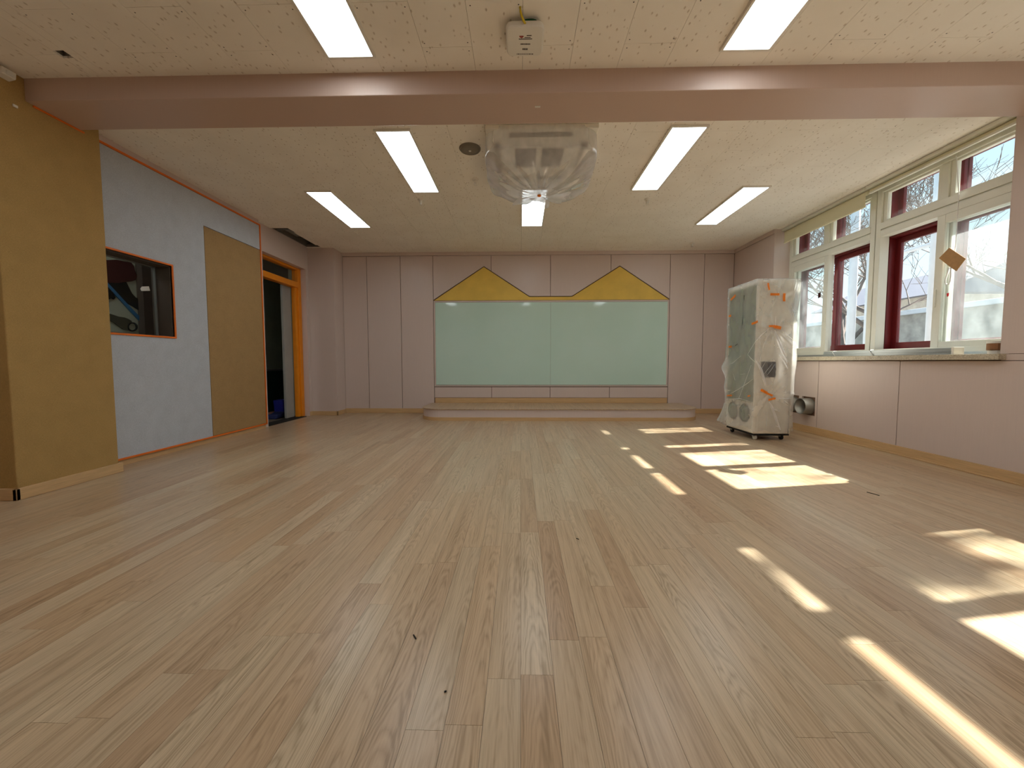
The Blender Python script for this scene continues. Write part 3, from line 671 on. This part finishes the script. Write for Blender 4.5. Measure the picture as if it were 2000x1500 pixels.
# plastic bag
bag = empty('plastic_bag', (AX, AY, 2.33), 'translucent plastic bag tied around the ceiling air conditioner', 'plastic cover')
m = MB(); NA, NR = 144, 34
def sq(a, k):      # rounded square radius
    c, s_ = abs(math.cos(a)), abs(math.sin(a)); return k/((c**6+s_**6)**(1/6))
rows = []
for j in range(NR+1):
    t = j/NR; row = []
    for i in range(NA):
        a = 2*PI*i/NA; R0 = sq(a, AH+.012)
        fold = (1-abs(math.sin(a*4.5+1.3)))**2*1.6-.6+math.sin(a*17+.4)*.25+(1-abs(math.sin(a*13.5)))**3*.5
        nz = noise.noise(Vector((math.cos(a)*2.2, math.sin(a)*2.2, t*2.)))
        if t < .18: rr = R0*(1+.02*t/.18+.025*nz*t/.18); z = H-.036*0-.01-.17*(t/.18)
        else:
            u = (t-.18)/.82
            rr = R0*(1.02+.025*nz)*max(0., 1-u)**.85*(1+.03*fold*math.sin(PI*u)) + .012
            z = H-.18 - .17*math.sin(u*PI/2)**1.1 + .032*fold*math.sin(PI*min(1, u*1.02))*(.5+.5*u) - .035*nz*math.sin(PI*u)
        row.append(len(m.v)); m.v.append((AX+rr*math.cos(a), AY+rr*math.sin(a), z))
    rows.append(row)
for j in range(NR):
    for i in range(NA): i2 = (i+1) % NA; m.face((rows[j][i], rows[j][i2], rows[j+1][i2], rows[j+1][i]))
m.build('film', 'bag_film', bag, smooth=True)
m = MB(); rows = []
for j in range(10):
    t = j/9; row = []
    for i in range(96):
        a = 2*PI*i/96; wob = math.sin(a*5+.6)+.6*math.sin(a*11+2)
        rr = .012+(.19+.035*wob)*t**.9; z = H-.352-.075*t**.8-.018*wob*t + .05*t*t
        row.append(len(m.v)); m.v.append((AX+rr*math.cos(a), AY+rr*math.sin(a), z))
    rows.append(row)
for j in range(9):
    for i in range(96): i2 = (i+1) % 96; m.face((rows[j][i], rows[j][i2], rows[j+1][i2], rows[j+1][i]))
m.build('gathered_end', 'bag_film', bag, smooth=True)
MB().lathe([(.012, H-.366), (.017, H-.362), (.017, H-.348), (.012, H-.344)], (AX, AY, 0), n=14).build('tie', 'orange_tape', bag, smooth=True)
# speaker
sp = empty('ceiling_speaker', (-.433, 3.454, H), 'round grey ceiling speaker left of the bagged air conditioner', 'speaker')
MB().lathe([(.092, H), (.092, H-.006), (.084, H-.016), (.078, H-.012)], (-.433, 3.454, 0), n=32).build('rim', 'grille_grey', sp, smooth=False)
MB().lathe([(.079, H-.004), (.079, H-.012), (.04, H-.018), (.012, H-.02)], (-.433, 3.454, 0), n=32).build('grille', 'grille_grey', sp, smooth=True)
MB().lathe([(.012, H-.018), (.011, H-.024), (.006, H-.026)], (-.433, 3.454, 0), n=16).build('cap', 'white_plastic', sp, smooth=True)
def sprinkler(x, y, lb):
    s_ = empty('sprinkler', (x, y, H), lb, 'sprinkler', 'small ceiling sprinkler heads')
    MB().lathe([(.036, H), (.036, H-.005), (.026, H-.014)], (x, y, 0), n=20).build('escutcheon', 'white_plastic', s_)
    MB().lathe([(.017, H-.012), (.017, H-.036), (.013, H-.040), (.013, H-.056)], (x, y, 0), n=14).build('body', 'white_plastic', s_)
    MB().lathe([(.021, H-.056), (.021, H-.060)], (x, y, 0), n=16).build('deflector', 'white_plastic', s_)
sprinkler(-1.123, 4.50, 'small white sprinkler head behind the left lit panel'); sprinkler(1.431, 4.55, 'small white sprinkler head behind the right lit panel')
sprinkler(2.648, 6.22, 'small white sprinkler head near the right end of the back wall'); sprinkler(-.45, 4.02, 'small sprinkler head beside the plastic bag, below the round speaker')
# access point box
ap = empty('access_point', (.024, 2.27, 2.64), 'white square network box hanging below the ceiling tiles', 'network box')
def rsq(cx, cy, h_, r, n=6):
    out = []
    for qx, qy, a0 in ((1, 1, 0), (-1, 1, PI/2), (-1, -1, PI), (1, -1, 1.5*PI)):
        for k in range(n+1): a = a0+k*PI/2/n; out.append((cx+qx*(h_-r)+r*math.cos(a), cy+qy*(h_-r)+r*math.sin(a)))
    return out
MB().prism(rsq(.024, 2.27, .102, .035), up, 2.638, 2.672).build('case', 'white_plastic', ap, bevel=.008)
MB().box(-.03, .08, 2.22, 2.32, 2.672, H).build('bracket', 'grey_metal', ap)
m = MB()
def bar(mm, x0, x1, y0, y1): mm.box(x0, x1, y0, y1, 2.6374, 2.6381)
def pap(x, y): d = ray(970+x/13.636, 10+y/13.636); tt = (2.638-CAM_H)/d.z; return d.x*tt, d.y*tt
def pbar(mm, x0, x1, y0, y1):
    a = pap(x0, y0); b = pap(x1, y1); bar(mm, min(a[0], b[0]), max(a[0], b[0]), min(a[1], b[1]), max(a[1], b[1]))
lg = MB(); pts = [pap(*p) for p in ((600, 815), (720, 815), (715, 850), (665, 885), (610, 850))]
lg.prism(pts, up, 2.6374, 2.6381); lg.build('logo', 'logo_red', ap)
pbar(m, 800, 930, 800, 818); pbar(m, 740, 905, 855, 868); pbar(m, 590, 945, 893, 908)
x = 635
while x < 890: w_ = random.choice((16, 22, 28)); pbar(m, x, x+w_, 1020, 1054); x += w_+8
x = 688
while x < 825: w_ = random.choice((20, 30)); pbar(m, x, x+w_, 1150, 1192); x += w_+8
x = 535
while x < 945: w_ = random.choice((14, 20, 34)); pbar(m, x, x+w_, 1292, 1314); x += w_+12
tag(m.build('lettering', 'ink', ap), kind='stuff')
pts = [(.05+.03*math.cos(a), 2.175+.012*math.sin(a), 2.668+.016*math.sin(a)) for a in [PI*k/10 for k in range(11)]]
MB().tube(pts, .008, 8).build('green_cable', 'cable_green', ap, smooth=True)
MB().tube([(.026, 2.172, 2.655), (.016, 2.158, 2.66), (.006, 2.14, 2.668), (.0, 2.128, 2.68), (-.002, 2.125, H)], .006, 8).build('yellow_cable', 'cable_yellow', ap, smooth=True)
# motion sensor on the pillar top, wall hook
ms = empty('wall_sensor', (-3.17, 2.46, 2.64), 'small white sensor box where the near pillar meets the ceiling', 'sensor')
MB().prism([(0, 0), (.05, .01), (.055, .05), (0, .06)], lambda u, v, d: (-3.2+u, 2.45+d, 2.625+v), -.035, .035).build('housing', 'white_plastic', ms, bevel=.006)
MB().box(-3.15, -3.142, 2.432, 2.468, 2.64, 2.665).build('lens', 'paper', ms, bevel=.003)
o = MB().box(-3.2, -3.19, 2.492, 2.516, 2.485, 2.502).build('wall_clip', 'white_plastic', bevel=.003); tag(o, 'tiny white clip on the tan fabric pillar below the beam', 'clip')

# ================================================================== WRAPPED MACHINE
mx0, mx1, my0, my1, mz0, mz1 = 2.575, 2.985, 4.36, 4.945, .07, 1.755
ma = empty('air_purifier', (2.78, 4.65, 0), 'tall white air machine on casters wrapped in clear plastic', 'appliance')
MB().box(mx0, mx1, my0, my1, mz0, mz1).build('body', 'ivory', ma, bevel=.018)
MB().box(mx0-.004, mx0+.01, my0+.02, my1-.03, .42, mz1-.04).build('front_panel', 'sage_panel', ma, bevel=.004)
MB().box(mx0-.0055, mx0+.0, my0+.17, my1-.07, 1.06, mz1-.13).build('door_panel', 'sage_panel', ma, bevel=.012)
gp = [(mx0-.006, my0+.245, 1.64), (mx0-.006, my0+.25, 1.45), (mx0-.006, my0+.27, 1.28), (mx0-.006, my0+.29, 1.17), (mx0-.006, my0+.325, 1.09), (mx0-.006, my0+.40, 1.065)]
MB().tube(gp, .005, 6).build('door_gap', 'dark', ma, smooth=True)
for yy in (my0+.17, my0+.415):
    f = MB().lathe([(.105, mx0-.006), (.105, mx0+.002)], (0, yy, .285), 'x', 32).build('air_outlet', 'grille_grey', ma)
    MB().lathe([(.085, mx0-.009), (.085, mx0-.004)], (0, yy, .285), 'x', 32).build('outlet_mesh', 'sage_panel', f)
MB().box(mx0+.065, mx0+.225, my0-.004, my0+.003, .70, .872).build('display', 'screen_black', ma, bevel=.003)
MB().box(mx1-.03, mx1-.024, my0-.003, my0+.003, .08, .55).build('panel_seam', 'grey_metal', ma)
MB().box(mx0+.01, mx1-.01, my0+.01, my1-.01, mz0-.018, mz0).build('base_plate', 'dark', ma)
for cx, cy in ((mx0+.05, my0+.05), (mx1-.07, my0+.05), (mx0+.05, my1-.07), (mx1-.07, my1-.07)):
    c = MB().lathe([(.028, cx-.011), (.030, cx-.008), (.030, cx+.008), (.028, cx+.011)], (0, cy, .03), 'x', 18).build('caster', 'white_plastic' if cy < 4.5 and cx < 2.7 else 'rubber', ma)
    MB().box(cx-.018, cx+.018, cy-.012, cy+.03, .034, .054).build('fork', 'aluminium', c, bevel=.002)
# film
cv = empty('plastic_wrap', (2.78, 4.65, .1), 'clear plastic sheet wrapped over the tall white machine', 'plastic cover')
tapes = [(1.572, 'h', .165, 1.575), (0, 'v', .262, 1.54), (0, 'b', .185, 1.215), (0, 'd', .15, .545)]
NU, NV = 190, 130
cor = .03
per = []
def side(p, q, n, nrm): 
    for k in range(n): per.append((p[0]+(q[0]-p[0])*k/n, p[1]+(q[1]-p[1])*k/n, nrm))
side((mx0, my1), (mx0, my0), 64, (-1, 0)); side((mx0, my0), (mx1, my0), 60, (0, -1)); side((mx1, my0), (mx1, my1), 40, (1, 0)); side((mx1, my1), (mx0, my1), 26, (0, 1))
NU = len(per)
def wrap_off(px, py, nrm, z):
    o_ = .017 + .004*noise.noise(Vector((px*5, py*5, z*2.2)))
    if nrm == (0, -1):
        u = px-mx0
        for (tu, tz, ph, n_) in ((.185, 1.215, .5, 7), (.16, .535, 1.7, 6), (.20, 1.575, 0, 5)):
            dx, dz = u-tu, z-tz; d = math.hypot(dx, dz)
            if d > 1e-4:
                an = math.atan2(dz, dx); cr = max(0, math.sin(an*n_+ph))**2
                o_ += .022*cr*(1. if dz < 0 else .3)*min(1, d/.12)*math.exp(-d/.35)
        o_ += .02*math.exp(-((u-.30)/.08)**2)*math.exp(-((z-.9)/.3)**2)
    elif nrm == (-1, 0):
        v = my1-py
        o_ += .05*math.exp(-((z-.80)/.08)**2)*math.exp(-(v/.14)**2)
        if z < 1.25: o_ += .014*max(0, math.sin((z-v*1.1)*14))**2*math.exp(-((z-.7)/.5)**2)
        if z < .36: o_ += .10*((.36-z)/.26)**1.4*math.exp(-(v/.25)**2)+.01
    elif nrm == (1, 0):
        o_ += .015*max(0, math.sin(z*7+py*9))**2
        if py < my0+.06: o_ += .025*math.exp(-((z-1.62)/.16)**2)
    return o_
m = MB(); rows = []
for j in range(NV+1):
    tz = j/NV; row = []
    for i, (px, py, nrm) in enumerate(per):
        hem = .095 + .018*math.sin(px*17+py*13) + (.025 if nrm == (-1, 0) else 0)
        z = hem + (mz1+.012-hem)*tz
        of = wrap_off(px, py, nrm, z)
        # blend the corner so the sheet turns around it
        nx, ny = nrm
        if abs(px-mx0) < cor and abs(py-my0) < cor: nx, ny = -.7071, -.7071
        elif abs(px-mx1) < cor and abs(py-my0) < cor: nx, ny = .7071, -.7071
        row.append(len(m.v)); m.v.append((px+nx*of, py+ny*of, z+.004*noise.noise(Vector((px*9, py*9, 4)))*(tz > .97)))
    rows.append(row)
for j in range(NV):
    for i in range(NU): i2 = (i+1) % NU; m.face((rows[j][i], rows[j][i2], rows[j+1][i2], rows[j+1][i]))
b = len(m.v); m.v.append((2.78, 4.65, mz1+.022))
for i in range(NU): m.face((rows[NV][i], rows[NV][(i+1) % NU], b))
m.build('film', 'plastic_film', cv, smooth=True)
# loose peaked fold at the right top edge
m = MB(); A = [(mx1+.005, my0-.012, 1.765), (mx1+.06, my0+.05, 1.50), (mx1+.02, my0+.03, 1.36), (mx1-.06, my0-.035, 1.44), (mx1-.02, my0-.03, 1.60)]
b = len(m.v); m.v += A; m.face((b, b+1, b+4)); m.face((b+1, b+2, b+4)); m.face((b+2, b+3, b+4)); m.face((b, b+4, b+3))
m.build('loose_fold', 'plastic_film', cv)
def pleat(pts, w, nrm):
    pts = [Vector(p) for p in pts]; n_ = Vector(nrm); m = MB(); N = len(pts)
    for i, p in enumerate(pts):
        d = (pts[min(i+1, N-1)]-pts[max(i-1, 0)]).normalized(); s_ = d.cross(n_).normalized()
        ww = w*(.35 if i in (0, N-1) else 1.)/2
        for q in (p-s_*ww+n_*.002, p+n_*(.004+ww*.5), p+s_*ww+n_*.002): m.v.append(tuple(q))
    for i in range(N-1):
        for e in range(2): m.face((i*3+e, i*3+e+1, i*3+4+e, i*3+3+e))
    m.build('pleat', 'folded_film', cv, smooth=True)
def tape(p0, p1, w, nrm, k=0):
    p0, p1 = Vector(p0), Vector(p1); d = (p1-p0).normalized(); n_ = Vector(nrm); s_ = d.cross(n_).normalized()*w/2
    m = MB(); N = 5; 
    for i in range(N+1):
        t = i/N; c = p0.lerp(p1, t)+n_*(.002*math.sin(t*7+k)+.0035); 
        for q in (c-s_, c+s_, c+s_+n_*.0012, c-s_+n_*.0012): m.v.append(tuple(q))
    for i in range(N):
        for e in range(4): e2 = (e+1) % 4; m.face((i*4+e, i*4+e2, i*4+4+e2, i*4+4+e))
    m.face((3, 2, 1, 0)); m.face((N*4, N*4+1, N*4+2, N*4+3))
    m.build('tape', 'orange_tape', cv)
yF = my0-.030; fn = (0, -1, 0); ln = (-1, 0, 0)
def pf(x, y):   # photo pixel on the film's front plane
    d = ray(1400+x/8.3333, 530+y/8.3333); t = yF/d.y; return (d.x*t, yF, CAM_H+d.z*t)
def pf2(x, y):
    d = ray(1400+x/8.335, 690+y/8.335); t = yF/d.y; return (d.x*t, yF, CAM_H+d.z*t)
def pl(x, y, y_img0=530, sc=8.3333):
    X = mx0-.028; d = ray(1400+x/sc, y_img0+y/sc); t = X/d.x; return (X, d.y*t, CAM_H+d.z*t)
for w_, *q in ((.007, (790, 165), (930, 212), (1080, 310)), (.006, (1085, 320), (1062, 245), (1130, 120)), (.006, (952, 885), (955, 800), (958, 725)), (.007, (1045, 892), (1170, 890), (1290, 886)),
               (.008, (1050, 925), (1150, 1040), (1262, 1132)), (.034, (940, 955), (1000, 1130), (1075, 1310), (1160, 1495)), (.007, (890, 960), (765, 1180), (695, 1480)), (.007, (1050, 800), (1092, 862)),
               (.006, (700, 1080), (706, 1180), (690, 1300)), (.012, (640, 1130), (720, 1040), (850, 930)), (.010, (1325, 135), (1280, 330), (1212, 585)), (.006, (1212, 590), (1300, 640))):
    pleat([pf(*c) for c in q], w_, fn)
for w_, *q in ((.006, (700, 300), (745, 220), (790, 140)), (.006, (755, 352), (830, 260), (905, 165)), (.006, (820, 352), (890, 260), (950, 170)), (.030, (640, 120), (720, 270), (765, 420), (805, 560)),
               (.007, (955, 735), (1080, 738), (1210, 735)), (.030, (850, 785), (905, 900), (960, 1060), (1032, 1250)), (.014, (900, 900), (960, 925), (1022, 950)), (.010, (1095, 765), (1150, 810), (1192, 852)),
               (.006, (822, 950), (812, 1100), (800, 1245)), (.012, (950, 1180), (1005, 1200)), (.03, (1010, 20), (1110, 130), (1160, 250)), (.008, (1060, 800), (1150, 850))):
    pleat([pf2(*c) for c in q], w_, fn)
for w_, *q in ((.008, (640, 1130), (560, 1260), (508, 1350)), (.008, (508, 1352), (560, 1420), (628, 1480))): pleat([pl(*c) for c in q], w_, ln)
for w_, *q in ((.010, (155, 590), (200, 605), (240, 598)), (.008, (165, 690), (350, 590), (500, 490), (590, 420)), (.010, (565, 190), (480, 420), (360, 740)), (.008, (160, 745), (380, 738), (590, 800)), (.008, (385, 345), (470, 335)), (.012, (130, 210), (260, 160), (400, 40)), (.006, (270, 330), (300, 440))):
    pleat([pl(x_, y_, 690, 8.335) for x_, y_ in q], w_, ln)
tape(pf(868, 375), pf(1015, 375), .024, fn); tape(pf(1095, 358), pf(1090, 490), .026, fn, 1); tape(pf(830, 190), pf(850, 305), .018, fn, 2)
tape(pf(845, 892), pf(950, 890), .020, fn, 3); tape(pf(925, 895), pf(1045, 925), .034, fn, 4)
tape(pf2(715, 595), pf2(815, 645), .028, fn, 5); tape(pf2(810, 650), pf2(905, 690), .02, fn, 6); tape(pf2(835, 760), pf2(952, 732), .02, fn, 7)
tape(pl(232, 470), pl(312, 385), .024, ln); tape(pl(575, 858), pl(676, 815), .024, ln, 1); tape(pl(200, 1228), pl(250, 1225), .022, ln, 2); tape(pl(200, 730), pl(236, 722), .022, ln, 3)
tape(pl(505, 700, 690, 8.335), pl(545, 690, 690, 8.335), .014, ln, 4); tape(pl(165, 690, 690, 8.335), pl(250, 685, 690, 8.335), .016, ln, 5)

# ================================================================== FLOOR LITTER
def twig(x, y, L, a, r, lb):
    m = MB(); dx, dy = math.cos(a)*L/2, math.sin(a)*L/2
    m.tube([(x-dx, y-dy, r), (x, y, r*1.2), (x+dx, y+dy, r)], r, 6); o = m.build('wood_splinter', 'dark'); tag(o, lb, 'splinter', 'bits of litter on the floor')
twig(-.337, 1.192, .022, 2.2, .0022, 'dark splinter lying on the floor in the left foreground'); twig(-.2, .988, .006, .5, .002, 'tiny dark crumb on the floor nearest the viewpoint')
twig(.282, 1.895, .016, 2.3, .0018, 'dark splinter lying in the middle of the floor'); twig(2.327, 2.591, .07, 1.9, .0022, 'thin dark splinter lying on the floor near the windows')

# ================================================================== FRONT WALL (behind the viewpoint)
tag(MB().box(-3.62, 3.6, YF-.1, YF, 0, H).build('wall_front', 'wall_paint'), 'plain wall behind the viewpoint', kind='structure')

# ================================================================== OUTSIDE
tag(MB().box(3.95, 60, -30, 60, -.6, -.3).build('ground', 'ground_gravel'), 'pale gravel yard outside the windows', kind='structure')
tag(MB().box(3.95, 5.1, -4, 7.5, 3.53, 3.65).build('canopy', 'white_plastic'), 'flat canopy above the windows outside', kind='structure')
gw = empty('wall_garden', (12.5, 12, -.3), 'stone retaining wall beyond the yard', kind='structure')
MB().box(12.4, 12.8, -6, 34, -.3, 2.35).build('stonework', 'garden_stone', gw); MB().box(12.3, 12.9, -6, 34, 2.35, 2.5).build('coping', 'pole_paint', gw, bevel=.02)
hs = empty('house', (19, 20, 0), 'hazy house with dark roof beyond the stone wall', 'house')
MB().box(17, 22, 16.5, 22.5, 0, 3.6).build('walls', 'garden_stone', hs); MB().prism([(16.6, 3.6), (22.4, 3.6), (19.5, 5.0)], lambda u, v, d: (u, d, v), 16., 23.).build('roof', 'roof_tile', hs)
for k in range(3): MB().box(16.96, 17.0, 17.2+k*1.8, 18.2+k*1.8, 1.6, 2.7).build('house_window', 'roof_tile', hs)
def pole(x, y, lb, r=.06, top=6.5):
    p = empty('steel_pole', (x, y, -.3), lb, 'pole', 'white poles outside the windows')
    MB().tube([(x, y, -.3), (x, y, top)], r, 14).build('post', 'pole_paint', p, smooth=True)
    MB().lathe([(r*2, -.3), (r*2, -.27)], (x, y, 0), n=14).build('base_flange', 'pole_paint', p)
    return p
p1 = pole(7.4, 9.0, 'pale pole outside the far window, left of the pair', .08); p2 = pole(7.4, 8.55, 'pale pole outside the far window, right of the pair', .08); p3 = pole(6.6, 6.45, 'pale pole outside the near window with a cross arm', .09)
MB().tube([(6.6, 7.4, 2.75), (6.6, 5.2, 2.75)], .035, 10).build('cross_arm', 'pole_paint', p3)
for k, (x, y, rx, rz) in enumerate(((11.2, 15.6, .8, .7), (11.4, 10.4, .9, .55), (11., 8.2, .7, .6))):
    m = MB(); rows = []
    for j in range(9):
        th = PI/2*j/8; row = []
        for i in range(18):
            a = 2*PI*i/18; n_ = 1+.16*noise.noise(Vector((math.cos(a)*2+k*5, math.sin(a)*2, j*.5)))
            row.append(len(m.v)); m.v.append((x+rx*n_*math.cos(th)*math.cos(a), y+rx*n_*math.cos(th)*math.sin(a), -.3+2*rz*n_*math.sin(th)))
        rows.append(row)
    for j in range(8):
        for i in range(18): i2 = (i+1) % 18; m.face((rows[j][i], rows[j][i2], rows[j+1][i2], rows[j+1][i]))
    o = m.build('shrub', 'shrub', smooth=True); tag(o, ('rounded grey shrub outside the far window', 'rounded grey shrub behind the red sash of the near window', 'rounded grey shrub outside the right end of the near window')[k], 'shrub')
def tree(x, y, hgt, seed, lb, lean=(0, 0)):
    rng = random.Random(seed)
    tr = empty('bare_tree', (x, y, -.3), lb, 'tree', 'leafless trees outside the windows')
    br = MB(); trunk = MB()
    def grow(mbs, p, d, L, r, depth):
        n = 4 if depth else 6; pts = [p]; rad = [r]
        for k in range(n):
            d = (d+Vector((rng.uniform(-.16, .16), rng.uniform(-.16, .16), rng.uniform(-.04, .12)))).normalized()
            p = p+d*L/n; pts.append(p); rad.append(r*(1-.55*(k+1)/n))
        mbs.tube(pts, rad, 6 if depth < 2 else 4, caps=False)
        if depth >= 6: return
        for k in range(rng.choice((3, 3, 4)) if depth < 4 else 3):
            i = rng.randint(2, n) if depth else rng.randint(3, n)
            ax = Vector((rng.uniform(-1, 1), rng.uniform(-1, 1), rng.uniform(-.25, .75))).normalized()
            nd = (d*.72+ax*.78).normalized()
            grow(br, pts[i], nd, L*rng.uniform(.6, .86), max(.0065, rad[i]*.74), depth+1)
    grow(trunk, Vector((x, y, -.3)), Vector((lean[0], lean[1], 1)).normalized(), hgt*.38, hgt*.019, 0)
    trunk.build('trunk', 'bark', tr, smooth=True); br.build('branches', 'bark', tr, smooth=True)
tree(9.2, 9.6, 7.4, 3, 'leafless tree with spreading twigs seen through the red sash of the near window')
tree(9.4, 7.0, 7.8, 11, 'leafless tree seen through the white sash of the near window')
tree(10.8, 13.4, 8., 5, 'leafless tree seen through the far window')
tree(8.8, 2.6, 7.5, 21, 'leafless tree outside the nearer window bay')
# evergreen whose crown breaks up the sunlight on the near part of the floor
ev = empty('evergreen_tree', (8.9, 3.2, -.3), 'dense evergreen tree outside the nearer window bay', 'tree')
MB().tube([(8.9, 3.2, -.3), (8.93, 3.18, 3.), (8.88, 3.2, 6.2)], [.11, .08, .03], 8).build('trunk', 'bark', ev, smooth=True)
rng = random.Random(4); m = MB(); cl_ = [(rng.uniform(-.30, .30), rng.uniform(-.30, .30), rng.uniform(-.24, .34)) for _ in range(26)]
for k in range(2600):
    c_ = cl_[k % 26]; p = Vector((8.9+c_[0]+rng.gauss(0, .07), 3.19+c_[1]+rng.gauss(0, .07), 6.30+c_[2]+rng.gauss(0, .06)))
    a_ = Vector((rng.uniform(-1, 1), rng.uniform(-1, 1), rng.uniform(-1, 1))).normalized()*.055; b_ = a_.cross(Vector((rng.uniform(-1, 1), rng.uniform(-1, 1), rng.uniform(-1, 1)))).normalized()*.014
    q = len(m.v); m.v += [tuple(p-a_), tuple(p+b_), tuple(p+a_), tuple(p-b_)]; m.face((q, q+1, q+2, q+3))
tag(m.build('foliage', 'shrub', ev), kind='stuff')
